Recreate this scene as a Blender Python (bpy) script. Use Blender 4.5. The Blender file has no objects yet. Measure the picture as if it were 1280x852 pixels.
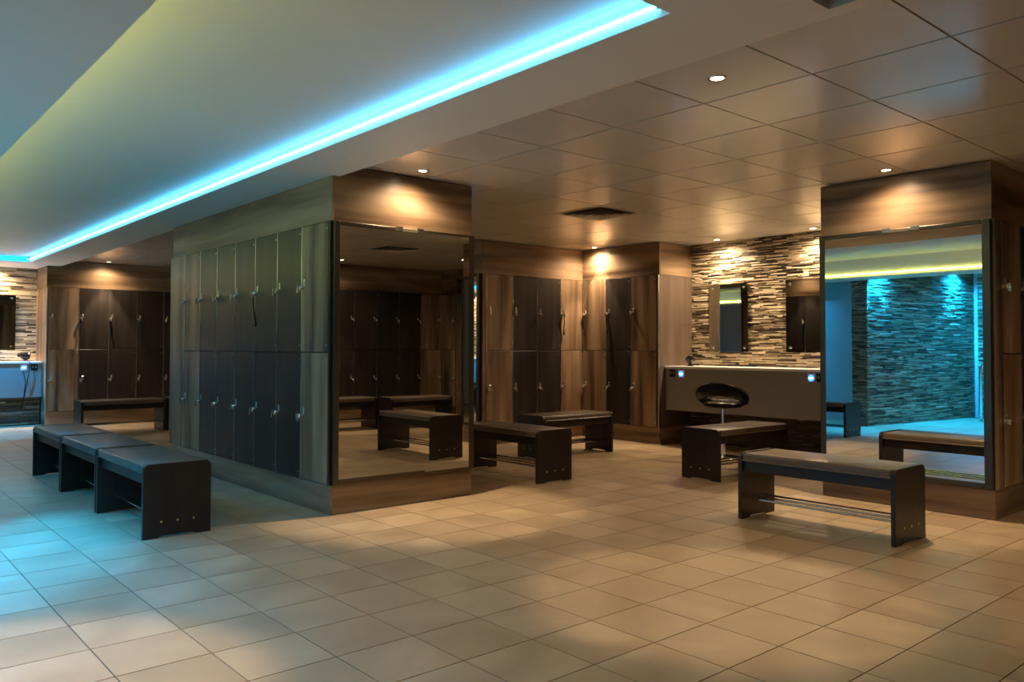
import bpy, bmesh, math, random
from mathutils import Vector, Matrix
random.seed(7)
C = bpy.context.scene.collection
SC = bpy.context.scene
PI = math.pi

# ------------------------------------------------------------------ camera
YAW, PIT, ROL = math.radians(40.779), math.radians(1.4187), math.radians(.101)
cd = bpy.data.cameras.new('camera'); cam = bpy.data.objects.new('camera', cd); C.objects.link(cam)
fw = Vector((math.cos(PIT)*math.sin(YAW), math.cos(PIT)*math.cos(YAW), math.sin(PIT)))
rt = Vector((math.cos(YAW), -math.sin(YAW), 0)); up = rt.cross(fw)
r2 = rt*math.cos(ROL)+up*math.sin(ROL); u2 = up*math.cos(ROL)-rt*math.sin(ROL)
M = Matrix((r2, u2, -fw)).transposed().to_4x4(); M.translation = Vector((0, 0, 1.135))
cam.matrix_world = M
cd.sensor_width = 36; cd.lens = 1012.17/1280*36; cd.shift_y = -(426-409.29)/1280
cd.clip_start = .05; cd.clip_end = 100
SC.camera = cam
# ------------------------------------------------------------------ world, exposure
w = bpy.data.worlds.new('world'); SC.world = w; w.use_nodes = True
w.node_tree.nodes['Background'].inputs[0].default_value = (.6, .55, .5, 1)
w.node_tree.nodes['Background'].inputs[1].default_value = .02
SC.view_settings.view_transform = 'Standard'; SC.view_settings.look = 'None'
SC.view_settings.gamma = 1; SC.view_settings.use_curve_mapping = False
SC.view_settings.exposure = 1.0
WARM = (1, .74, .46); CYAN = (.006, .38, 1.0); YELLOW = (.85, 1.0, .18)
CORE_W, SPILL_W = 78, 27          # watts of a downlight's beam and of its wide spill
STRIP_CYAN, STRIP_YELLOW = 11, 7.5  # strength of the two light strips

# ------------------------------------------------------------------ dimensions (metres, camera stands over 0,0)
H = 2.40; HS = 2.31; HR = 2.39; HL = 2.13            # tiled ceiling, dropped soffit, raised recess
X1, X1r, Y1, Y1b = 2.664, 3.871, 4.97, 8.19   # locker island
X2, Y2a, Y2b = 5.934, 1.985, 3.194            # mirror pier on the right
XF, YF, XFl, YFr, XT = 7.547, 7.345, 5.872, 6.088, 8.167
YL, XL, YT = 13.217, 2.538, 13.95
XW = -2.72                                    # left wall

# ------------------------------------------------------------------ materials
def mat(name, base=(.5, .5, .5), rough=.5, metal=0, emit=None, es=0, spec=.5, coat=0):
    m = bpy.data.materials.new(name); m.use_nodes = True
    b = m.node_tree.nodes['Principled BSDF']
    b.inputs['Base Color'].default_value = (*base, 1); b.inputs['Roughness'].default_value = rough
    b.inputs['Metallic'].default_value = metal; b.inputs['Specular IOR Level'].default_value = spec
    b.inputs['Coat Weight'].default_value = coat
    if emit:
        b.inputs['Emission Color'].default_value = (*emit, 1); b.inputs['Emission Strength'].default_value = es
    return m
def nd(m, t, **k):
    n = m.node_tree.nodes.new(t)
    for a, v in k.items(): setattr(n, a, v)
    return n
def lk(m, a, b): m.node_tree.links.new(a, b)
def ramp(m, stops):
    r = nd(m, 'ShaderNodeValToRGB'); e = r.color_ramp.elements
    while len(e) < len(stops): e.new(.5)
    for i, (p, c) in enumerate(stops): e[i].position = p; e[i].color = (*c, 1)
    return r
def textured(name, scale, stops, rough=.5, detail=5, bump=0, island=.0, dist=.3, coord='Object', spec=.5, shift=9., noise_scale=1.0, rvar=0):
    """noise stretched by `scale` -> colour ramp, different on every object"""
    m = mat(name, rough=rough, spec=spec); b = m.node_tree.nodes['Principled BSDF']
    oi = nd(m, 'ShaderNodeObjectInfo'); ge = nd(m, 'ShaderNodeNewGeometry')
    tc = nd(m, 'ShaderNodeTexCoord')
    add = nd(m, 'ShaderNodeMath', operation='ADD'); lk(m, oi.outputs['Random'], add.inputs[0]); lk(m, ge.outputs['Random Per Island'], add.inputs[1])
    sh = nd(m, 'ShaderNodeMath', operation='MULTIPLY'); lk(m, add.outputs[0], sh.inputs[0]); sh.inputs[1].default_value = shift
    va = nd(m, 'ShaderNodeVectorMath', operation='ADD')
    lk(m, tc.outputs['Object'] if coord == 'Object' else ge.outputs['Position'], va.inputs[0]); lk(m, sh.outputs[0], va.inputs[1])
    mp = nd(m, 'ShaderNodeMapping'); mp.inputs['Scale'].default_value = scale; lk(m, va.outputs[0], mp.inputs[0])
    no = nd(m, 'ShaderNodeTexNoise'); no.inputs['Scale'].default_value = noise_scale; no.inputs['Detail'].default_value = detail
    no.inputs['Distortion'].default_value = dist; lk(m, mp.outputs[0], no.inputs['Vector'])
    r = ramp(m, stops); lk(m, no.outputs['Fac'], r.inputs[0]); out = r.outputs[0]
    if island:
        mr = nd(m, 'ShaderNodeMapRange'); fr = nd(m, 'ShaderNodeMath', operation='FRACT'); lk(m, add.outputs[0], fr.inputs[0])
        lk(m, fr.outputs[0], mr.inputs[0]); mr.inputs[3].default_value = 1-island; mr.inputs[4].default_value = 1+island
        mx = nd(m, 'ShaderNodeVectorMath', operation='SCALE'); lk(m, out, mx.inputs[0]); lk(m, mr.outputs[0], mx.inputs['Scale']); out = mx.outputs[0]
    lk(m, out, b.inputs['Base Color'])
    if rvar:
        mr = nd(m, 'ShaderNodeMapRange'); lk(m, no.outputs['Fac'], mr.inputs[0]); mr.inputs[3].default_value = rough-rvar; mr.inputs[4].default_value = rough+rvar
        lk(m, mr.outputs[0], b.inputs['Roughness'])
    if bump:
        bp = nd(m, 'ShaderNodeBump'); bp.inputs['Strength'].default_value = bump; bp.inputs['Distance'].default_value = .01
        lk(m, no.outputs['Fac'], bp.inputs['Height']); lk(m, bp.outputs[0], b.inputs['Normal'])
    return m
WOODC = [(.34, (.060, .034, .020)), (.44, (.165, .102, .058)), (.54, (.25, .162, .096)), (.66, (.35, .24, .15))]
WOOD_V = textured('walnut_vertical_grain', (7, 7, .55), WOODC, .38, 6, .04, .10)
WOOD_H = textured('walnut_horizontal_grain', (.55, .55, 7), WOODC, .36, 6, .04, .06)
DARKC = [(.3, (.016, .012, .010)), (.7, (.037, .030, .026))]
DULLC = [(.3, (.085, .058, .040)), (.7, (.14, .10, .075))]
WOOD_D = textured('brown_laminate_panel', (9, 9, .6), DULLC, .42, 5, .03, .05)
DARK_V = textured('wenge_vertical_grain', (14, 14, .8), DARKC, .36, 5, .03, .12)
DARK_B = textured('wenge_bench', (14, 14, .8), [(.3, (.010, .007, .006)), (.7, (.021, .015, .012))], .36, 5, .03, .1)
CARC = mat('carcass', (.03, .025, .02), .5)
ALU = mat('brushed_aluminium', (.78, .79, .79), .28, 1)
CHROME = mat('chrome', (.85, .85, .85), .12, 1)
BRONZE = mat('dark_bronze', (.10, .085, .065), .3, .85)
BRASS = mat('brass', (.75, .58, .25), .35, 1)
GLASS = mat('mirror_glass', (.70, .70, .66), .012, 1)
FLOORT = textured('floor_tile', (1.6, 1.6, 1.6), [(.25, (.265, .188, .112)), (.5, (.34, .248, .152)), (.75, (.43, .322, .206))], .38, 7, .02, .03, 1.1, 'Position', .4, 31., rvar=.10)
GROUT = mat('grout', (.075, .06, .045), .85)
CEIL = textured('ceiling_tile', (3, 3, 3), [(.3, (.64, .59, .51)), (.7, (.68, .63, .55))], .2, 3, 0, .02, coord='Position', spec=.6)
GRID = mat('ceiling_grid', (.26, .22, .17), .6)
SOFF = textured('painted_plaster', (1, 1, 1), [(.3, (.74, .68, .59)), (.7, (.78, .72, .63))], .55, 3, 0, 0, coord='Position')
PAINT = mat('wall_paint', (.45, .44, .42), .6)
PAD = textured('vinyl_upholstery', (30, 30, 30), [(.3, (.10, .073, .054)), (.7, (.125, .092, .07))], .33, 3, .02, .04)
STONE = [textured('stone_cream', (6, 6, 30), [(.3, (.58, .48, .33)), (.7, (.78, .68, .50))], .45, 4, .15, .15),
         textured('stone_tan', (6, 6, 30), [(.3, (.30, .225, .14)), (.7, (.46, .36, .24))], .45, 4, .15, .15),
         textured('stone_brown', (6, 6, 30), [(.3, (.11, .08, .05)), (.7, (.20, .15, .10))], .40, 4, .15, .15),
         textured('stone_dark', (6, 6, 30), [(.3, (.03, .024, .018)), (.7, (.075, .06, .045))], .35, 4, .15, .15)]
WHITE = mat('white_solid_surface', (.82, .80, .76), .25)
GREY = mat('grey_laminate', (.25, .24, .225), .4)
BLACK = mat('black_leather', (.006, .005, .005), .32, spec=.22)
BLACKP = mat('black_plastic', (.010, .009, .009), .38, spec=.3)
BLUE = mat('blue_socket_light', (.02, .05, .6), .3, emit=(.02, .10, 1.0), es=4)
BLUEW = mat('socket_bright_spot', (.8, .9, 1), .3, emit=(.7, .85, 1.0), es=6)
LAMPW = mat('halogen_lens', (1, .9, .7), .3, emit=(1, .80, .52), es=14)
LAMPC = mat('cyan_lamp_lens', (.3, .8, 1), .3, emit=(.15, .7, 1), es=10)
STRC = mat('cyan_light_strip', (.3, .8, 1), .4, emit=(.07, .50, 1.0), es=STRIP_CYAN)
STRY = mat('yellow_light_strip', (1, 1, .5), .4, emit=(.90, 1.0, .18), es=STRIP_YELLOW)
VENTM = mat('vent_metal', (.5, .45, .38), .5)
VENTD = mat('vent_dark', (.10, .085, .07), .8)
ORANGE = mat('orange_plastic', (.85, .16, .05), .4)
GREENL = mat('green_indicator', (.1, .9, .1), .4, emit=(.1, 1, .1), es=3)

# ------------------------------------------------------------------ mesh helpers
def box(bm, a, b, mi=0):
    x0, y0, z0 = a; x1, y1, z1 = b
    v = [bm.verts.new(p) for p in ((x0, y0, z0), (x1, y0, z0), (x1, y1, z0), (x0, y1, z0), (x0, y0, z1), (x1, y0, z1), (x1, y1, z1), (x0, y1, z1))]
    for f in ((0, 3, 2, 1), (4, 5, 6, 7), (0, 1, 5, 4), (1, 2, 6, 5), (2, 3, 7, 6), (3, 0, 4, 7)):
        bm.faces.new([v[i] for i in f]).material_index = mi
    return v
def cyl(bm, p, q, r, n=16, r2=None, cap=True):
    p = Vector(p); q = Vector(q); d = (q-p).normalized(); r2 = r if r2 is None else r2
    a = d.orthogonal().normalized(); b = d.cross(a)
    A = [bm.verts.new(p+(a*math.cos(t)+b*math.sin(t))*r) for t in [2*PI*i/n for i in range(n)]]
    B = [bm.verts.new(q+(a*math.cos(t)+b*math.sin(t))*r2) for t in [2*PI*i/n for i in range(n)]]
    for i in range(n): bm.faces.new((A[i], A[(i+1) % n], B[(i+1) % n], B[i]))
    if cap: bm.faces.new(A[::-1]); bm.faces.new(B)
def tube(bm, pts, r, n=10, closed=False):
    pts = [Vector(p) for p in pts]; N = len(pts); rings = []; pa = None
    for i, p in enumerate(pts):
        d = ((pts[(i+1) % N] if closed or i < N-1 else p)-(pts[i-1] if closed or i else p)).normalized()
        a = d.orthogonal().normalized() if pa is None else (pa-d*pa.dot(d)).normalized(); pa = a
        b = d.cross(a); rr = r[i] if isinstance(r, (list, tuple)) else r
        rings.append([bm.verts.new(p+(a*math.cos(t)+b*math.sin(t))*rr) for t in [2*PI*k/n for k in range(n)]])
    for i in range(N if closed else N-1):
        A, B = rings[i], rings[(i+1) % N]
        for k in range(n): bm.faces.new((A[k], A[(k+1) % n], B[(k+1) % n], B[k]))
    if not closed: bm.faces.new(rings[0][::-1]); bm.faces.new(rings[-1])
def lathe(bm, prof, n=32, c=(0, 0, 0)):
    rings = []
    for r, z in prof:
        rings.append([bm.verts.new((c[0]+r*math.cos(2*PI*k/n), c[1]+r*math.sin(2*PI*k/n), c[2]+z)) for k in range(n)] if r > 1e-6 else [bm.verts.new((c[0], c[1], c[2]+z))])
    for A, B in zip(rings, rings[1:]):
        for k in range(n):
            if len(A) == 1: bm.faces.new((A[0], B[(k+1) % n], B[k]))
            elif len(B) == 1: bm.faces.new((A[k], A[(k+1) % n], B[0]))
            else: bm.faces.new((A[k], A[(k+1) % n], B[(k+1) % n], B[k]))
def prism(bm, poly, axis, a, b):
    """poly of 2d points, extruded along axis from a to b"""
    def P(u, v, t): return {'x': (t, u, v), 'y': (u, t, v), 'z': (u, v, t)}[axis]
    A = [bm.verts.new(P(u, v, a)) for u, v in poly]; B = [bm.verts.new(P(u, v, b)) for u, v in poly]
    n = len(poly)
    for i in range(n): bm.faces.new((A[i], A[(i+1) % n], B[(i+1) % n], B[i]))
    bm.faces.new(A[::-1]); bm.faces.new(B)
def mesh(bm, m, bevel=0, seg=2, smooth=False, name='mesh'):
    if bevel:
        bmesh.ops.bevel(bm, geom=list(bm.edges), offset=bevel, segments=seg, affect='EDGES', profile=.5, clamp_overlap=True)
    bmesh.ops.recalc_face_normals(bm, faces=bm.faces)
    me = bpy.data.meshes.new(name); bm.to_mesh(me); bm.free()
    if smooth:
        for p in me.polygons: p.use_smooth = True
    for x in (m if isinstance(m, (list, tuple)) else [m]): me.materials.append(x)
    return me
def put(name, me, parent=None, loc=(0, 0, 0), rz=0, scale=None):
    o = bpy.data.objects.new(name, me); C.objects.link(o); o.location = loc; o.rotation_euler = (0, 0, rz)
    if scale: o.scale = scale
    if parent: o.parent = parent
    return o
def part(name, m, parent, fn, bevel=0, seg=2, smooth=False, loc=(0, 0, 0), rz=0):
    bm = bmesh.new(); fn(bm); return put(name, mesh(bm, m, bevel, seg, smooth, name), parent, loc, rz)
def boxes(name, m, parent, lst, bevel=0):
    def f(bm):
        for a, b in lst: box(bm, a, b)
    return part(name, m, parent, f, bevel, 1)
def empty(name, loc=(0, 0, 0), rz=0):
    o = bpy.data.objects.new(name, None); C.objects.link(o); o.location = loc; o.rotation_euler = (0, 0, rz); o.empty_display_size = .1
    return o
def tag(o, label=None, cat=None, group=None, kind=None):
    for k, v in (('label', label), ('category', cat), ('group', group), ('kind', kind)):
        if v: o[k] = v
    return o
def copy_tree(o, parent=None):
    c = o.copy(); C.objects.link(c); c.parent = parent
    for ch in list(o.children): copy_tree(ch, c)
    return c
def struct(name, m, lst, bevel=0): return tag(boxes(name, m, None, lst, bevel), kind='structure')

# ------------------------------------------------------------------ room shell
Y0 = -3.2
floor = struct('floor', GROUT, [((XW-.2, Y0-.2, -.12), (XT+.6, YT+.3, -.004))])
T = 1/3.; a0, b0 = 2.1408, 2.0263
tile_me = (lambda bm: (box(bm, (.0025, .0025, -.004), (T-.0025, T-.0025, 0)), mesh(bm, FLOORT, name='floor_tile'))[1])(bmesh.new())
cells = []
for i in range(-18, 19):
    for j in range(-16, 36):
        x, y = a0+i*T, b0+j*T
        if x < XW or x+T > XT+.35 or y < Y0 or y+T > YT+.3: continue
        cx, cy = x+T/2, y+T/2; d = Vector((cx, cy, -1.135)); z = d.dot(fw)
        under = (X1 < x and x+T < X1r and Y1 < y and y+T < Y1b) or (X2 < x and Y2a < y and y+T < Y2b)
        vis = z > .6 and abs(d.dot(r2)/z) < .66 and -d.dot(u2)/z < .47 and not under
        cells.append((not vis, d.length, x, y))
cells.sort()
for k, (_, _, x, y) in enumerate(cells[:300]): put('floor_tile', tile_me, floor, (x, y, 0))
tag(boxes('floor_tiling', FLOORT, floor, [((x+.0025, y+.0025, -.004), (x+T-.0025, y+T-.0025, 0)) for _, _, x, y in cells[300:]]), kind='stuff')

# tiled ceiling, laid in a grid of 0.6 m tiles
ceiling = struct('ceiling', GRID, [((2.74, Y0, H+.004), (XT+.2, YT+.2, H+.12))])
U0, V0 = 2.867, 1.902
VENTC = (U0+4*.6, V0+5*.6); VENTD2 = (U0+4*.6, V0-2*.6)
ct_me = (lambda bm: (box(bm, (.007, .005, -.002), (.593, .595, .006)), mesh(bm, CEIL, name='ceiling_tile'))[1])(bmesh.new())
for j in range(-8, 21):
    y = V0+.6*j
    if y > YT: continue
    for i in range(0, 9):
        x = U0+.6*i
        if x > XT-.05: continue
        if any(abs(x-v[0]) < .01 and abs(y-v[1]) < .01 for v in (VENTC, VENTD2)): continue
        wx = min(.6, XT-x)
        put('ceiling_tile', ct_me, ceiling, (x, y, H), scale=None if wx > .59 else (wx/.6, 1, 1))
boxes('edge_tile', CEIL, ceiling, [((2.74, Y0, H-.002), (U0-.005, YT, H+.006))])

# dropped plaster soffit around a raised, lit recess
RX0, RX1, RY0, RY1 = .73, 2.26, 1.77, 12.9
soffit = struct('trim_1', SOFF, [
    ((RX1, 1.39, HS), (2.72, YT+.1, HR+.03)), ((RX1, Y0, HS), (2.35, 1.39, HR+.03)), ((2.65, Y0, HS), (2.72, 1.39, HR+.03)),
    ((2.35, Y0, HS), (2.65, .80, HR+.03)), ((2.35, .80, HS+.11), (2.65, 1.39, HR+.03)),
    ((.16, Y0, HL), (RX0, YT+.1, HR+.03)), ((XW, Y0, HR), (.16, YT+.1, HR+.03)), ((RX0, Y0, HS), (RX1, RY0, HR+.03)), ((RX0, RY1, HS), (RX1, YT+.1, HR+.03)),
    ((RX0, RY0, HR), (RX1, RY1, HR+.03))])

# walls
wall_right = struct('wall_right', mat('wall_backing', (.035, .028, .02), .8), [((XT+.012, Y0, 0), (XT+.2, YFr, H))])
struct('wall_far', mat('wall_backing_far', (.05, .04, .03), .8), [((XW, YT, 0), (XT+.2, YT+.15, H+.1))])
struct('wall_left', PAINT, [((XW-.15, Y0, 0), (XW, YT+.15, H))])
struct('wall_near', PAINT, [((XW-.15, Y0-.15, 0), (XT+.2, Y0, H))])

def strip_mesh(k):
    bm = bmesh.new(); box(bm, (0, 0, 0), (1, 1, 1)); return mesh(bm, STONE[k], name='stone_strip')
strip_me = [strip_mesh(k) for k in range(4)]
def stone_wall(parent, org, ax, nrm, L, z0, z1, limit, hmin=.010, hmax=.017, lmin=.05, lmax=.24, skip=None, wts=(34, 26, 20, 20)):
    """courses of split-faced strips on a plane: org + ax*u, outwards nrm"""
    rows = []; z = z0
    while z < z1-.004:
        h = min(random.uniform(hmin, hmax), z1-z); u = -random.uniform(0, .2)
        while u < L:
            l = random.uniform(lmin, lmax); a = max(u, 0); b = min(u+l, L)
            if b-a > .01:
                rows.append((a, b, z, z+h, random.uniform(.004, .018), random.choices(range(4), wts)[0]))
            u += l
        z += h
    rank = sorted(range(len(rows)), key=lambda i: (1 if skip and skip(rows[i]) else 0, -(rows[i][1]-rows[i][0])*(rows[i][3]-rows[i][2])))
    ax = Vector(ax); nrm = Vector(nrm); org = Vector(org); up_ = Vector((0, 0, 1)); first = set(rank[:limit])
    rest = bmesh.new()
    for i, (a, b, za, zb, pr, k) in enumerate(rows):
        g = .0012
        p0 = org+ax*(a+g)+up_*(za+g)-nrm*.004; e = (ax*(b-a-2*g), nrm*(pr+.004), up_*(zb-za-2*g))
        lo = Vector([min(0, sum(v[c] for v in e if v[c] < 0)) for c in range(3)])+p0
        hi = Vector([max(0, sum(v[c] for v in e if v[c] > 0)) for c in range(3)])+p0
        if i in first: put('stone_strip', strip_me[k], parent, lo, 0, hi-lo)
        else: box(rest, lo, hi, k)
    tag(put('stone_courses', mesh(rest, STONE, name='stone_courses'), parent), kind='stuff')
# right wall, above the vanity then in the shade beneath it
stone_wall(wall_right, (XT+.012, Y2b, 0), (0, 1, 0), (-1, 0, 0), YFr-Y2b, .02, H, 300,
           skip=lambda r: r[2] < .93 or r[0] < .3 or (r[2] > 1.1 and r[3] < 1.87 and ((r[0]+Y2b > 5.28 and r[1]+Y2b < 5.81) or (r[0]+Y2b > 4.27 and r[1]+Y2b < 4.80))))
wall_back = struct('wall_back', mat('wall_backing_left', (.06, .05, .035), .8), [((-.6, YT-.03, 0), (XL, YT-.005, HS))])
stone_wall(wall_back, (1.0, YT-.03, 0), (1, 0, 0), (0, -1, 0), XL-1.0, .02, HS, 300, .013, .024, .10, .38, skip=lambda r: r[0] < .6 or r[2] < .93, wts=(48, 30, 16, 6))
stone_wall(wall_back, (-.6, YT-.03, 0), (1, 0, 0), (0, -1, 0), 1.6, .02, HS, 0, .013, .024, .10, .38)
# stone wall left of the camera, slightly askew to the room, seen in the right-hand mirror
WA = math.radians(8); WL = 3.08
askew = struct('wall_stone', mat('stone_wall_backing', (.05, .045, .04), .8), [((0, .02, 0), (WL-.02, .26, HR-.002))])
askew.location = (.2-WL*math.cos(WA), 5.55-WL*math.sin(WA), 0); askew.rotation_euler = (0, 0, WA)
stone_wall(askew, (0, .02, 0), (1, 0, 0), (0, -1, 0), WL, .0, HR-.004, 240, .010, .018, .10, .36, skip=lambda r: r[0] < .3, wts=(4, 46, 34, 16))
stone_wall(askew, (WL-.02, .0, 0), (0, 1, 0), (1, 0, 0), .26, .0, HR-.004, 60, .010, .018, .06, .24, wts=(4, 46, 34, 16))
leftclad = struct('wall_cladding', mat('cladding_backing', (.05, .045, .04), .8), [((XW, 2.6, 0), (XW+.03, 5.08, HR-.002))])
stone_wall(leftclad, (XW+.03, 2.6, 0), (0, 1, 0), (1, 0, 0), 2.48, .0, HR-.004, 0, .012, .022, .12, .4, wts=(5, 35, 35, 25))
struct('wall_partition', PAINT, [((-.55, 6.0, 0), (-.5, 8.2, 1.90))])
shade_right = struct('under_vanity_shade', mat('vanity_shade_backing', (.03, .025, .02), .8), [((XT-.05, Y2b+.005, 0), (XT-.03, YFr-.005, .403))])  # darker stone panel: shade under the right counter put into its colour
stone_wall(shade_right, (XT-.05, Y2b+.005, 0), (0, 1, 0), (-1, 0, 0), YFr-Y2b-.01, .0, .40, 0, .011, .018, .06, .26, wts=(0, 2, 20, 78))

# ------------------------------------------------------------------ locker columns
TH = .018
def door_mesh(wd, m):
    bm = bmesh.new(); box(bm, (.005, -TH, .004), (wd-.005, 0, .896)); return mesh(bm, m, .002, 1, name='door')
LOCKM = mat('satin_chrome_lock', (.85, .85, .84), .25, .92)
lock_plate_me = (lambda bm: (box(bm, (-.012, -.005, -.024), (.012, 0, .024)), box(bm, (-.004, -.009, -.010), (.004, -.005, .010)), mesh(bm, LOCKM, .0015, 1, name='lock_plate'))[2])(bmesh.new())
def knob(bm):
    cyl(bm, (0, 0, 0), (0, -.026, 0), .017, 18); cyl(bm, (0, -.026, 0), (0, -.034, 0), .021, 18, .018)
    prism(bm, [(-.005, -.040), (.005, -.040), (.008, -.020), (.007, .022), (-.007, .022), (-.008, -.020)], 'y', -.050, -.030)
lock_knob_me = (lambda bm: (knob(bm), mesh(bm, LOCKM, 0, name='lock_knob'))[1])(bmesh.new())
def screws(bm): cyl(bm, (0, 0, 0), (0, -.004, 0), .006, 10)
def strap(bm, dx):
    tube(bm, [(0, -.03, -.02), (.004+dx*.3, -.032, -.09), (dx*.8, -.024, -.17), (dx, -.02, -.23)], .006, 6)
    box(bm, (dx-.009, -.027, -.26), (dx+.009, -.015, -.22))
cache = {}
def get(key, fn):
    if key not in cache: cache[key] = fn()
    return cache[key]
def column(label, loc, rz, wd, wood, group, straps=(), depth=.45, turn=(0, 0), both=True):
    r = tag(empty('locker', (loc[0], loc[1], 0), rz), label, 'locker', group)
    def body(bm=None):
        bm = bmesh.new(); box(bm, (.0, TH*0+.001, .2), (wd, depth, 2.0)); return mesh(bm, CARC, name='carcass')
    put('carcass', get(('b', round(wd, 3), depth), body), r)
    def edg():
        bm = bmesh.new(); box(bm, (-.0035, -TH-.002, .2), (.0035, .0005, 2.0)); return mesh(bm, ALU, name='edge_strip')
    put('edge_strip', get('e', edg), r, (.004, 0, 0))
    for t, z in enumerate((.2, 1.1)):
        d = put('door', get(('d', round(wd, 3), wood), lambda: door_mesh(wd, WOOD_V if wood else DARK_V)), r, (0, 0, z))
        zl = (.45, .46)[t]
        put('lock_plate', lock_plate_me, d, (.052, -TH, zl+.035))
        k = put('lock_knob', lock_knob_me, d, (.030, -TH, zl-.004), scale=(.95, .95, .92)); k.rotation_euler = (0, turn[t], 0)
        for zs in (.05, .85): put('hinge_screw', get('s', lambda: (lambda b: (screws(b), mesh(b, ALU, name='hinge_screw'))[1])(bmesh.new())), d, (wd-.022, -TH, zs))
        if t in straps:
            dx = random.choice((-.02, .01, .03))
            s = put('wrist_strap', get(('w', dx), lambda: (lambda b: (strap(b, dx), mesh(b, BLACKP, name='wrist_strap'))[1])(bmesh.new())), d, (.030, -TH, zl-.005))
            s['label'] = 'black key wrist strap'
    return r
R_L, R_R, R_B, R_F = -PI/2, PI/2, PI, 0    # facing -x, +x, +y, -y
# island, face towards the left aisle: filler panel at the far end, then seven columns towards the mirror
ws = (Y1b-.39-Y1-.012)/7
names = ['walnut-fronted two-tier locker beside the filler panel, far end of the teal-lit island face',
         'first dark two-tier locker from the far end of the teal-lit island face',
         'second dark two-tier locker from the far end of the teal-lit island face',
         'middle one of the five dark two-tier lockers on the teal-lit island face',
         'second dark two-tier locker from the mirror end of the teal-lit island face',
         'dark two-tier locker next to the near walnut locker on the teal-lit island face',
         'walnut-fronted two-tier locker right at the corner beside the big framed mirror, teal-lit face']
for i in range(7):
    column(names[i], (X1, Y1b-.39-ws*i), R_L, ws, i in (0, 6), 'lockers on the teal-lit face of the island', (1,) if i == 4 else (), turn=(random.uniform(-.3, .5), random.uniform(-.3, .5)))
# island, face towards the vanity aisle (seen in the small wall mirrors)
for i in range(8):
    column(['walnut', 'dark', 'dark', 'dark', 'dark', 'dark', 'walnut', 'walnut'][i]+' two-tier locker on the hidden side of the island, number %s from the mirror corner' % ('one two three four five six seven eight'.split()[i]),
           (X1r, Y1+.012+.3945*i), R_R, .3945, i in (0, 6, 7), 'lockers on the vanity side of the island')
cn = ['walnut locker at the left end of the back bank, next to the narrow end mirror', 'left-hand dark locker of the pair in the back bank behind the short bench',
      'right-hand dark locker of the pair in the back bank behind the short bench', 'orange-brown lit walnut locker in the inside corner of the back bank']
for i in range(4):
    column(cn[i], (XFl+.055+.4*i, YF), R_F, .4, i in (0, 3), 'lockers of the back bank', (1,) if i == 3 else (), turn=(random.uniform(-1.2, .8), random.uniform(-.5, .5)))
cn = ['walnut locker directly under the bright downlight at the inside corner', 'single dark locker between two walnut ones left of the vanity', 'dim walnut locker at the outer corner left of the vanity']
for i in range(3):
    column(cn[i], (XF, 7.322-.4*i), R_L, .4, i in (0, 2), 'lockers on the return beside the vanity', (1,) if i < 2 else (), turn=(random.uniform(-.4, .8), random.uniform(-.5, .5)))
cn = ['walnut locker beside the far left vanity', 'first dark locker right of the walnut one, far left bank', 'second dark locker right of the walnut one, far left bank',
      'third dark locker right of the walnut one, far left bank', 'fourth dark locker, just left of where the island hides the far bank', 'dark locker of the far bank hidden behind the island',
      'walnut locker of the far bank hidden behind the island']
for i in range(7):
    column(cn[i], (XL+.02+.4*i, YL), R_F, .4, i in (0, 6), 'lockers of the far left bank', (1,) if i in (1, 2) else (), turn=(1.4 if i == 0 else 0, random.uniform(-.7, .7)))
column('walnut two-tier locker on the shaded side of the right pier, at the right edge', (6.045, Y2a), R_F, .36, True, 'lockers on the right pier', turn=(1.2, 0))
column('dark two-tier locker cut off by the right edge of the photo', (6.415, Y2a), R_F, .40, False, 'lockers on the right pier')
BX, BY = 7.75, -1.08
for i in range(7):
    column(['walnut locker at the inside corner of the bank seen in the big left mirror', 'first dark locker left of the walnut one in the mirrored bank', 'second dark locker left of the walnut one in the mirrored bank',
            'third dark locker left of the walnut one in the mirrored bank', 'fourth dark locker left of the walnut one in the mirrored bank', 'fifth dark locker of the mirrored bank, out of the mirror view', 'walnut locker at the outer end of the mirrored bank'][i],
           (BX-.02-.4*i, BY), R_B, .4, i in (0, 6), 'lockers of the bank behind the camera')
column('walnut locker on the short return of the mirrored bank', (BX, BY+.41), R_L, .39, True, 'lockers of the bank behind the camera', depth=.38)

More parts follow.
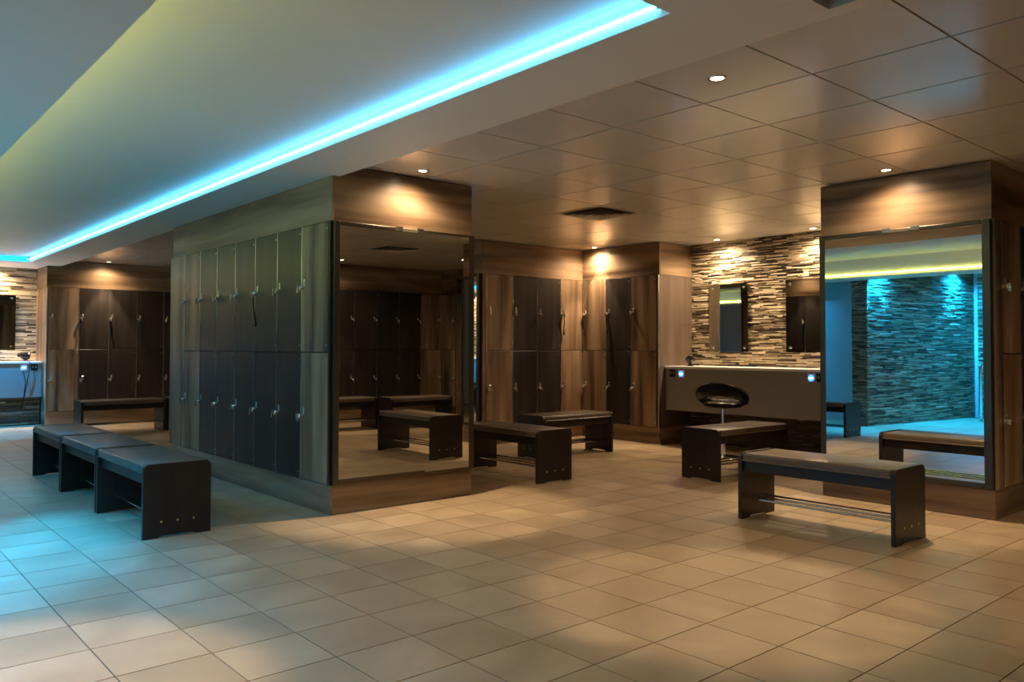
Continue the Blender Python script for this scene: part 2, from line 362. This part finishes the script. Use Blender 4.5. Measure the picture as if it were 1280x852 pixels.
# ------------------------------------------------------------------ casings: headers, plinths, fillers
G = .002
def casing(label, parts_): 
    r = tag(empty('locker_surround', parts_[0][2]), label, 'casing')
    ox = Vector(parts_[0][2])
    for nm, m, a, b in parts_[1:]:
        boxes(nm, m, r, [(Vector(a)-ox, Vector(b)-ox)], .0015)
    return r
P = TH
casing('walnut-look header, plinth and filler panels wrapping the central locker island', [('', None, ((X1+X1r)/2, (Y1+Y1b)/2, 0)),
    ('header_panel', WOOD_H, (X1, Y1, 2.003), (X1+P, Y1b, HS if 0 else 2.309)), ('header_panel', WOOD_H, (X1+P, Y1, 2.003), (X1r, Y1+P, H-.01)),
    ('header_panel', WOOD_H, (X1r-P, Y1+P, 2.003), (X1r, Y1b, H-.01)), ('header_panel', WOOD_H, (X1+P, Y1b-P, 2.003), (X1r-P, Y1b, H-.01)),
    ('plinth_panel', WOOD_H, (X1, Y1, 0), (X1+P, Y1b, .197)), ('plinth_panel', WOOD_H, (X1+P, Y1, 0), (X1r, Y1+P, .197)), ('plinth_panel', WOOD_H, (X1r-P, Y1+P, 0), (X1r, Y1b, .197)),
    ('plinth_panel', WOOD_H, (X1+P, Y1b-P, 0), (X1r-P, Y1b, .197)),
    ('filler_panel', WOOD_V, (X1-P, Y1b-.385, .2), (X1, Y1b, 2.0)), ('end_panel', WOOD_V, (X1, Y1b-P, .2), (X1r, Y1b, 2.0)), ('backing_panel', CARC, (X1+.02, Y1, .2), (X1r-.02, Y1+.006, 2.0)),
    ('corner_trim', BRONZE, (X1-P, Y1-.004, .2), (X1+.006, Y1+.006, 2.0)), ('corner_trim', ALU, (X1-P, Y1b-.004, .2), (X1-P+.008, Y1b+.004, 2.0))])
casing('walnut-look header and plinth of the right-hand mirror pier', [('', None, (X2+.5, (Y2a+Y2b)/2, 0)),
    ('header_panel', WOOD_H, (X2, Y2a, 2.003), (X2+P, Y2b, H-.01)), ('header_panel', WOOD_H, (X2+P, Y2a, 2.003), (XT, Y2a+P, H-.01)), ('header_panel', WOOD_H, (X2+P, Y2b-P, 2.003), (XT, Y2b, H-.01)),
    ('plinth_panel', WOOD_H, (X2, Y2a, 0), (X2+P, Y2b, .197)), ('plinth_panel', WOOD_H, (X2+P, Y2a, 0), (XT, Y2a+P, .197)), ('plinth_panel', WOOD_H, (X2+P, Y2b-P, 0), (XT, Y2b, .197)),
    ('side_panel', WOOD_V, (X2, Y2b-P, .2), (XT, Y2b, 2.0)), ('filler_panel', WOOD_V, (X2, Y2a-P, .2), (6.04, Y2a, 2.0)), ('backing_panel', CARC, (X2, Y2a+.01, .2), (X2+.02, Y2b-P, 2.0)),
    ('side_panel', DARK_V, (6.82, Y2a-P, .2), (XT, Y2a, 2.0))])
casing('walnut-look header, plinth and side panels of the back corner locker bank', [('', None, (7.0, 7.6, 0)),
    ('header_panel', WOOD_H, (XFl, YF, 2.003), (XF, YF+P, H-.01)), ('header_panel', WOOD_H, (XF, YFr, 2.003), (XF+P, YF+P, H-.01)), ('header_panel', WOOD_H, (XF+P, YFr, 2.003), (XT+.02, YFr+P, H-.01)),
    ('header_panel', WOOD_H, (XFl, YF+P, 2.003), (XFl+P, 8.5, H-.01)),
    ('plinth_panel', WOOD_H, (XFl, YF, 0), (XF, YF+P, .197)), ('plinth_panel', WOOD_H, (XF, YFr, 0), (XF+P, YF+P, .197)), ('plinth_panel', WOOD_H, (XF+P, YFr, 0), (XT+.02, YFr+P, .197)),
    ('plinth_panel', WOOD_H, (XFl, YF+P, 0), (XFl+P, 8.5, .197)),
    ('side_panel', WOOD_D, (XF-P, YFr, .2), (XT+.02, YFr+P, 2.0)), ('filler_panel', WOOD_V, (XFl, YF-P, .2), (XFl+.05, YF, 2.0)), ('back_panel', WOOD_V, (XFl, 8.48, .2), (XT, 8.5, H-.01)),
    ('backing_panel', CARC, (XFl+.002, YF+.002, .2), (XFl+.02, 8.48, 2.0)),
    ('corner_trim', ALU, (7.528, YF-P, .2), (XF-.001, YF, 2.0)), ('corner_trim', ALU, (XF-P-.006, YFr-.004, .2), (XF-P+.012, YFr+.010, 2.0))])
casing('walnut-look header, plinth and side panels of the far left locker bank', [('', None, (4, 13.5, 0)),
    ('header_panel', WOOD_H, (XL, YL, 2.003), (6.2, YL+P, H-.01)), ('header_panel', WOOD_H, (XL, YL+P, 2.003), (XL+P, YT-.03, H-.01)),
    ('plinth_panel', WOOD_H, (XL, YL, 0), (6.2, YL+P, .197)), ('plinth_panel', WOOD_H, (XL, YL+P, 0), (XL+P, YT-.03, .197)),
    ('side_panel', WOOD_V, (XL, YL, .2), (XL+P, YT-.03, 2.0)), ('side_panel', WOOD_V, (5.37, YL-P, .2), (6.2, YL, 2.0)),
    ('corner_trim', ALU, (XL-.004, YL-P-.004, .2), (XL+.012, YL+.004, 2.0))])
casing('walnut-look header and plinth of the locker bank seen in the big left mirror', [('', None, (6.5, -1.3, 0)),
    ('header_panel', WOOD_H, (4.9, BY-P, 2.003), (BX, BY, H-.01)), ('header_panel', WOOD_H, (BX, BY-P, 2.003), (BX+P, -.66, H-.01)), ('header_panel', WOOD_H, (BX, -.66, 2.003), (XT, -.66+P, H-.01)),
    ('plinth_panel', WOOD_H, (4.9, BY-P, 0), (BX, BY, .197)), ('plinth_panel', WOOD_H, (BX, BY-P, 0), (BX+P, -.66, .197)), ('plinth_panel', WOOD_H, (BX, -.66, 0), (XT, -.66+P, .197)),
    ('side_panel', WOOD_V, (BX, -.66, .2), (XT, -.66+P, 2.0)), ('side_panel', WOOD_V, (4.9, BY-.45, 0), (4.92, BY, H-.01))])

# ------------------------------------------------------------------ big framed mirrors
def big_mirror(label, loc, rz, W, z0=.203, z1=2.0, fl=.045, fr=.055, tilt=0, clips=(.5, .65), yaw=0):
    """local: width along +x, front towards -y"""
    r = tag(empty('framed_mirror', (loc[0], loc[1], 0), rz), label, 'mirror')
    t = .03
    def fr_(bm):
        for a, b in (((0, -t, z0), (fl, 0, z1)), ((W-fr, -t, z0), (W, 0, z1)), ((fl, -t, z1-.032), (W-fr, 0, z1)), ((fl, -t, z0), (W-fr, 0, z0+.038))): box(bm, a, b)
    part('frame', BRONZE, r, fr_, .006, 2)
    g = part('glass', GLASS, r, lambda bm: box(bm, (fl, -.002, -(z1-z0)/2+.02), (W-fr, .0, (z1-z0)/2-.02)), loc=(0, -.022, (z0+z1)/2))
    g.rotation_euler = (tilt, 0, yaw)
    for c in clips:
        part('clip', CHROME, r, lambda bm: box(bm, (-.028, -t-.006, -.02), (.028, -t+.004, .012)), .002, 1, loc=(W*c, 0, z1-.005))
    return r
big_mirror('tall bronze-framed mirror on the end of the central locker island, reflecting benches', (X1+.001, Y1-.006), R_F, X1r-X1, clips=(.43, .58), yaw=-.008)
big_mirror('tall bronze-framed mirror on the right-hand pier, reflecting a cyan-lit stone wall', (X2, Y2b), R_L, Y2b-Y2a, clips=(.43, .60))
big_mirror('narrow sliver of a tall mirror on the end of the back locker bank', (XFl, 8.30), R_L, .94, clips=())

# small frameless mirrors on the stone
def small_mirror(label, loc, rz, W=.53, Hh=.80):
    r = tag(empty('wall_mirror', loc, rz), label, 'mirror', 'frameless mirrors on the stone walls')
    part('glass', GLASS, r, lambda bm: box(bm, (0, -.006, 0), (W, 0, Hh)))
    for x in (.05, W-.05):
        for z in (.05, Hh-.05):
            part('standoff', LOCKM, r, lambda bm: (cyl(bm, (0, -.014, 0), (0, .02, 0), .015, 14)), smooth=False, loc=(x, 0, z))
    return r
small_mirror('frameless rectangular mirror left of the vanity centre, on the lit stone wall', (XT-.022, 5.812, 1.09), R_L)
small_mirror('frameless rectangular mirror partly hidden by the right-hand pier', (XT-.022, 4.797, 1.09), R_L)
small_mirror('frameless mirror on the far left stone wall, at the left edge', (1.69, YT-.065, 1.09), R_F, .57, .81)

# ------------------------------------------------------------------ vanities
def socket(r, x, z, lit):
    s = part('socket', WHITE if lit else BLACKP, r, lambda bm: box(bm, (-.043, -.009, -.043), (.043, 0, .043)), .003, 1, loc=(x, -.0, z))
    if lit:
        s['label'] = 'blue-lit shaver socket'
        part('light_ring', BLUE, s, lambda bm: cyl(bm, (0, -.009, -.004), (0, -.0115, -.004), .032, 24))
        for dx in (-.012, .013): part('bright_spot', BLUEW, s, lambda bm: cyl(bm, (0, -.0115, 0), (0, -.013, 0), .008, 12), loc=(dx, 0, -.004))
    else:
        s['label'] = 'black double socket'
        for dx in (-.02, .02): part('socket_switch', CHROME if 0 else GREY, s, lambda bm: box(bm, (-.010, -.013, -.012), (.010, -.009, .012)), .001, 1, loc=(dx, 0, .005))
def vanity(label, loc, rz, L, depth, socks):
    r = tag(empty('vanity_counter', (loc[0], loc[1], 0), rz), label, 'vanity')
    part('worktop', WHITE, r, lambda bm: box(bm, (0, -.02, .893), (L, depth, .922)), .004, 2)
    part('front_panel', GREY, r, lambda bm: box(bm, (0, 0, .405), (L, .018, .893)), .002, 1)
    part('end_panel', GREY, r, lambda bm: box(bm, (0, .018, .405), (.018, depth, .893)))
    part('bottom_panel', CARC, r, lambda bm: box(bm, (.018, .018, .405), (L, depth, .423)))
    for x, lit in socks: socket(r, x, .838, lit)
    return r
vanity('long grey-fronted vanity counter with white top against the lit stone wall', (7.65, YFr-.004), R_L, YFr-Y2b-.01, XT-7.65-.02, ((.105, False), (.235, True), (1.855, True), (1.955, False)))
vanity('cyan-lit grey vanity counter with white top at the far left', (-.55, 13.45), R_F, XL+.55-.006, YT-13.45-.055, ((2.855, True), (2.985, False), (.8, True)))
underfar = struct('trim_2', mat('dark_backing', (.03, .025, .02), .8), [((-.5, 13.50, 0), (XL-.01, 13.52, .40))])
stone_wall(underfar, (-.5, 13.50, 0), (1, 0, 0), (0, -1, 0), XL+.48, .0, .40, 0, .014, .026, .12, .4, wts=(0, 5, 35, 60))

# hair dryers
def dryer(label, loc, rz, cord=False):
    r = tag(empty('hair_dryer', loc, rz), label, 'hair dryer', 'hair dryers on the vanity counters')
    def body(bm):
        prof = [(0, -.078), (.022, -.076), (.041, -.062), (.050, -.035), (.053, 0), (.048, .03), (.030, .058), (.026, .075), (.030, .080), (.030, .098), (.024, .098), (0, .094)]
        lathe(bm, prof, 20)
        bmesh.ops.rotate(bm, verts=bm.verts, cent=(0, 0, 0), matrix=Matrix.Rotation(math.radians(78), 3, 'X')); bmesh.ops.translate(bm, verts=bm.verts, vec=(0, 0, .076))
    part('dryer_body', BLACKP, r, body, smooth=True)
    part('handle', BLACKP, r, lambda bm: tube(bm, [(0, .008, .075), (.0, .015, .045), (0, .02, .015), (0, .022, .004)], [.019, .018, .017, .014], 12), smooth=True)
    part('air_grille', CHROME, r, lambda bm: cyl(bm, (0, .080, .105), (0, .0835, .106), .024, 16))
    part('holder_base', BLACKP, r, lambda bm: lathe(bm, [(0, .012), (.03, .012), (.040, .004), (.042, 0), (0, 0)], 20), loc=(0, .015, 0))
    if cord:
        part('cord', BLACKP, r, cord, smooth=True)
    return r
dryer('black hair dryer standing at the left end of the right-hand vanity', (7.86, 5.885, .922), math.radians(-50))
dryer('black hair dryer with dangling cord on the far left vanity', (2.34, 13.62, .922), math.radians(-60),
      lambda bm: tube(bm, [Matrix.Rotation(math.radians(60), 3, 'Z') @ Vector(p) for p in ((0, 0, .01), (.02, -.12, .008), (.03, -.20, .004), (.03, -.215, -.1), (.0, -.21, -.3), (-.03, -.21, -.5), (-.05, -.20, -.62), (-.06, -.15, -.68), (-.04, -.21, -.55), (-.02, -.215, -.3), (-.045, -.205, -.13))], .006, 6))
bt = tag(empty('bottle', (1.08, 13.66, .922)), 'small orange bottle on the far left vanity, seen in the narrow mirror', 'bottle')
part('bottle_body', ORANGE, bt, lambda bm: lathe(bm, [(0, 0), (.034, 0), (.036, .01), (.036, .12), (.02, .14), (.014, .145)], 20), smooth=True)
part('cap', WHITE, bt, lambda bm: lathe(bm, [(0, .17), (.015, .17), (.016, .145), (0, .145)], 16))

# ------------------------------------------------------------------ bar stool
def make_stool():
    r = tag(empty('bar_stool', (7.165, 4.95, 0), math.radians(20)), 'black open-back swivel stool with chrome pole, tucked at the vanity', 'stool')
    # local +x faces the vanity
    part('base_plate', CHROME, r, lambda bm: lathe(bm, [(0, .040), (.03, .038), (.10, .028), (.19, .014), (.205, .006), (.205, 0), (0, 0)], 40), smooth=True)
    part('pole', CHROME, r, lambda bm: (cyl(bm, (0, 0, .03), (0, 0, .34), .030, 20), cyl(bm, (0, 0, .33), (0, 0, .517), .020, 20)))
    part('footrest', CHROME, r, lambda bm: (tube(bm, [(.03+.13*math.cos(t), .13*math.sin(t), .235) for t in [math.radians(a) for a in range(-165, 166, 15)]], .010, 8), lathe(bm, [(.032, .21), (.038, .215), (.038, .255), (.032, .26)], 20)), smooth=True)
    part('seat', BLACK, r, lambda bm: lathe(bm, [(0, .515), (.13, .515), (.18, .525), (.205, .545), (.19, .57), (.12, .582), (0, .578)], 36), smooth=True)
    def back(bm):
        n = 48; rings = []
        for i in range(n):
            t = 2*PI*i/n; b = (1-math.cos(t))/2          # b = 1 at the back (local -x)
            rad = .205+.040*b; zc = .560+.158*b**1.6; hh = .030+.040*b; tk = .030+.004*b
            ring = []
            for k in range(12):
                a = 2*PI*k/12; rr = rad+tk*math.cos(a)+.018*b*math.sin(a)
                ring.append(bm.verts.new((rr*math.cos(t), rr*1.05*math.sin(t), zc+hh*math.sin(a))))
            rings.append(ring)
        for i in range(n):
            A, B = rings[i], rings[(i+1) % n]
            for k in range(12): bm.faces.new((A[k], A[(k+1) % 12], B[(k+1) % 12], B[k]))
    part('backrest', BLACK, r, back, smooth=True)
    part('piping', BLACKP, r, lambda bm: tube(bm, [((.205+.058*b)*math.cos(t), (.205+.058*b)*1.05*math.sin(t), .560+.158*b**1.6+.030+.040*b) for t, b in [(2*PI*i/48, (1-math.cos(2*PI*i/48))/2) for i in range(48)]], .003, 6, True), smooth=True)
    return r
make_stool()

# ------------------------------------------------------------------ benches
BW, BL = .40, 1.04
def plate_poly():
    w2 = BW/2; r_ = .035; pts = [(-w2, 0), (-w2+.085, 0), (-w2+.11, .014), (w2-.11, .014), (w2-.085, 0), (w2, 0)]
    for a in range(0, 91, 15): pts.append((w2-r_+r_*math.cos(math.radians(a)), .44-r_+r_*math.sin(math.radians(a))))
    for a in range(90, 181, 15): pts.append((-w2+r_+r_*math.cos(math.radians(a)), .44-r_+r_*math.sin(math.radians(a))))
    return pts
def make_bench():
    r = empty('bench')
    for s in (-1, 1):
        e = part('end_panel', DARK_B, r, lambda bm: prism(bm, plate_poly(), 'x', -.014, .014), .002, 1, loc=(s*(BL/2-.014), 0, 0))
        for y in (-.095, 0, .095): part('screw', BRASS, e, lambda bm: cyl(bm, (0, 0, 0), (s*.004, 0, 0), .007, 12), loc=(s*.014, y, .095))
    part('seat_pad', PAD, r, lambda bm: box(bm, (-BL/2+.029, -.198, .382), (BL/2-.029, .198, .438)), .014, 3, True)
    part('piping', PAD, r, lambda bm: [tube(bm, [(-BL/2+.03, y, .390), (BL/2-.03, y, .390)], .005, 6) for y in (-.197, .197)])
    for y in (-.165, .165): part('apron', DARK_B, r, lambda bm: box(bm, (-BL/2+.028, -.010, .315), (BL/2-.028, .010, .384)), .002, 1, loc=(0, y, 0))
    for y in (-.10, 0, .10): part('shelf_rod', CHROME, r, lambda bm: cyl(bm, (-BL/2+.028, 0, 0), (BL/2-.028, 0, 0), .008, 10), smooth=False, loc=(0, y, .125))
    return r
proto = make_bench()
Q = PI/2
BENCH = [(4.89, 2.605, Q, 'upholstered dark bench with three chrome shelf rods in front of the right-hand mirror', 0),
         (1.682, 5.555, Q, 'nearest bench of the row of three beside the teal-lit lockers', 0),
         (1.682, 6.615, Q, 'middle bench of the row of three beside the teal-lit lockers', 0),
         (1.682, 7.675, Q, 'farthest bench of the row of three beside the teal-lit lockers', 0),
         (4.775, 5.495, Q, 'upholstered bench emerging from behind the big left mirror', 0),
         (6.12, 6.20, 0, 'short bench crosswise in front of the back corner lockers', 0),
         (6.345, 4.245, -.03, 'upholstered bench standing in front of the stool and vanity', 0),
         (3.12, 11.62, 0, 'bench in front of the far left lockers, next to the vanity', 0),
         (4.20, 11.62, 0, 'far bench mostly hidden behind the left edge of the locker island', 0),
         (5.40, -.22, 0, 'bench by the mirrored locker bank, left one seen in the big left mirror', 0),
         (6.47, .10, 0, 'bench by the mirrored locker bank, right one seen in the big left mirror', 0)]
for i, (x, y, rz, lab, _) in enumerate(BENCH):
    b = proto if i == 0 else copy_tree(proto)
    b.location = (x, y, 0); b.rotation_euler = (0, 0, rz); tag(b, lab, 'bench', 'upholstered changing benches')

# ------------------------------------------------------------------ ceiling things
def vent(x, y, lab):
    r = tag(empty('ceiling_vent', (x+.3, y+.3, H)), lab, 'vent')
    boxes('frame', VENTM, r, [((-.296, -.296, -.004), (.296, -.25, .004)), ((-.296, .25, -.004), (.296, .296, .004)), ((-.296, -.25, -.004), (-.25, .25, .004)), ((.25, -.25, -.004), (.296, .25, .004))])
    boxes('dark_backing', VENTD, r, [((-.25, -.25, .0), (.25, .25, .004))])
    for k, s in enumerate((.235, .175, .115, .055)):
        def f(bm, s=s):
            zi, zo = -.004, -.022-.003*k; w_ = .052
            A = [bm.verts.new((sx*s, sy*s, zo)) for sx, sy in ((-1, -1), (1, -1), (1, 1), (-1, 1))]
            B = [bm.verts.new((sx*(s-w_), sy*(s-w_), zi)) for sx, sy in ((-1, -1), (1, -1), (1, 1), (-1, 1))]
            for i in range(4):
                j = (i+1) % 4; bm.faces.new((A[i], A[j], B[j], B[i]))
        part('louvre', VENTM, r, f)
vent(*VENTC, 'square four-way air diffuser in the tiled ceiling before the back lockers')
vent(*VENTD2, 'square air diffuser in the ceiling seen only in the big left mirror')
def light(name, kind, parent, **k):
    d = bpy.data.lights.new(name, kind)
    for a, v in k.items(): setattr(d, a, v)
    o = bpy.data.objects.new(name, d); C.objects.link(o); o.parent = parent
    return o
def make_light_body(lens):
    ring = (lambda bm: (lathe(bm, [(.030, .004), (.031, -.004), (.043, -.006), (.046, -.001), (.046, .002)], 28), mesh(bm, CHROME, 0, smooth=True, name='trim_ring'))[1])(bmesh.new())
    l = (lambda bm: (cyl(bm, (0, 0, -.0015), (0, 0, .002), .0315, 24), mesh(bm, lens, name='lens'))[1])(bmesh.new())
    return ring, l
BODY = {'w': make_light_body(LAMPW), 'c': make_light_body(LAMPC)}
def downlight(x, y, z, label, col=WARM, core=CORE_W, spill=SPILL_W, size=56, group='recessed ceiling downlights', kind='w'):
    r = tag(empty('downlight', (x, y, z-.002)), label, 'ceiling light', group)
    put('trim_ring', BODY[kind][0], r); put('lens', BODY[kind][1], r)
    light('beam', 'SPOT', r, color=col, energy=core, spot_size=math.radians(size), spot_blend=.4, shadow_soft_size=.03).location = (0, 0, -.012)
    if spill: light('spill', 'SPOT', r, color=col, energy=spill, spot_size=math.radians(155), spot_blend=.9, shadow_soft_size=.03).location = (0, 0, -.012)
    return r
downlight(3.183, 2.222, H, 'bright recessed downlight alone near the lit recess, nearest in view', core=60, spill=16, size=46)
downlight(3.279, 4.781, H, 'recessed downlight in front of the island mirror header', core=125)
downlight(5.735, 2.593, H, 'recessed downlight in front of the right-hand pier mirror', core=105)
downlight(7.96, 5.57, H, 'recessed downlight above the vanity, left of the two over the stone wall', core=36, spill=66)
downlight(7.96, 4.37, H, 'recessed downlight above the vanity, right one, beside the pier', core=36, spill=66)
downlight(7.430, 7.027, H, 'recessed downlight tight in the corner above the back lockers', core=70, spill=42)
downlight(3.302, 13.002, H, 'recessed downlight above the far left locker bank')
for x, y, z, lab in ((4.10, 6.9, H, 'recessed downlight behind the island, on its vanity side'), (5.67, -.60, H, 'added fill downlight above the mirrored benches'),  # those behind, above and right of the camera are added fill
                     (7.0, .55, H, 'added fill downlight near the right wall behind the pier'), (1.95, 13.78, HS, 'recessed downlight grazing the far left stone wall'),
                     (.75, 13.78, HS, 'second recessed downlight grazing the far left stone wall'), (5.2, 10.8, H, 'recessed downlight beyond the island'),
                     (4.75, -.3, H, 'added fill downlight behind the camera to the right'), (.30, 3.0, HL, 'recessed downlight in the low soffit left of the camera'),
                     (7.2, 8.95, H, 'recessed downlight behind the back locker bank'), (4.6, .9, H, 'added fill downlight above the open floor to the right of the camera'),
                     (1.6, .5, HS, 'added fill downlight above the camera position')):
    k = .3 if y < 1 and x < 5 else 1.35 if x < .5 else 2.0 if y > 13.5 else .45 if 6 < y < 9 else .7
    downlight(x, y, z, lab, core=CORE_W*k, spill=SPILL_W*k)
for x, y, z, e, lab in ((.0, 5.425, HR, 430, 'cyan downlight grazing the askew stone wall, near its free end'), (-2.10, 5.125, HR, 450, 'cyan downlight grazing the askew stone wall, deep in the left area'),
                  (-1.2, 4.2, HR, 90, 'cyan downlight over the floor before the askew stone wall'),
                  (-1.6, 6.9, HR, 700, 'cyan downlight close to the left wall behind the partition'), (-.15, 7.3, HR, 80, 'cyan downlight grazing the painted partition'),
                  (1.65, 13.0, HS, 300, 'added unseen cyan downlight in front of the far left vanity')):  # last one is an added off-frame lamp tinting the vanity front cyan
    downlight(x, y, z, lab, CYAN, e, 30 if y > 12 else 160 if y > 6.5 else 240, 72 if y < 6 else 75, 'cyan ceiling downlights', 'c')

# light strips on the inner returns of the recess
def strip(label, x, mm, side, zs, ya=RY0+.05, yb=RY1-.05):
    r = tag(empty('light_strip', (x, (ya+yb)/2, zs)), label, 'light strip')
    hl = (yb-ya)/2
    part('diffuser', mm, r, lambda bm: cyl(bm, (0, -hl, 0), (0, hl, 0), .0075, 12))
    part('channel', ALU, r, lambda bm: box(bm, (.0065*side, -hl, -.0015), (.0135*side, hl, .0015)))
    for y in (-hl-.004, hl+.004): part('end_cap', WHITE, r, lambda bm: box(bm, (-.005, -.004, -.010), (.008, .004, .010)), loc=(0, y, 0))
strip('glowing cyan light strip along the inner edge of the ceiling recess', RX1-.014, STRC, 1, 2.348)
strip('yellow-green light strip on the left edge of the ceiling recess, seen only in the mirror', RX0+.014, STRY, -1, 2.172)
FAR_GLOW = mat('far_return_glow', (.1, .5, .8), .5, emit=(.004, .42, 1.0), es=1.6)  # added glowing panel, stands in for cyan light on the far return
r_ = tag(empty('light_strip', ((RX0+RX1)/2, RY1-.006, 2.35)), 'added soft cyan glow panel across the far end of the ceiling recess', 'light strip')  # added glow panel, its diffuser and end caps included
part('diffuser', FAR_GLOW, r_, lambda bm: box(bm, (-(RX1-RX0)/2+.03, -.004, -.030), ((RX1-RX0)/2-.03, .004, .030)), .002, 1)
for x in (-1, 1): part('end_cap', WHITE, r_, lambda bm: box(bm, (-.004, -.005, -.032), (.004, .005, .032)), loc=(x*((RX1-RX0)/2-.024), 0, 0))

# chrome rail on the left, seen in the right-hand mirror
hr = tag(empty('handrail', (-1.95, 4.79, 0)), 'chrome handrail post in the cyan-lit area, reflected in the right mirror', 'handrail')
part('rail', CHROME, hr, lambda bm: tube(bm, [(0, 0, 0), (0, 0, .8), (0, -.03, .88), (0, -.10, .92), (0, -.7, .92), (0, -.77, .88), (0, -.8, .8), (0, -.8, 0)], .022, 12), smooth=True)
for y in (0, -.8): part('floor_flange', CHROME, hr, lambda bm: cyl(bm, (0, 0, 0), (0, 0, .008), .045, 20), loc=(0, y, 0))
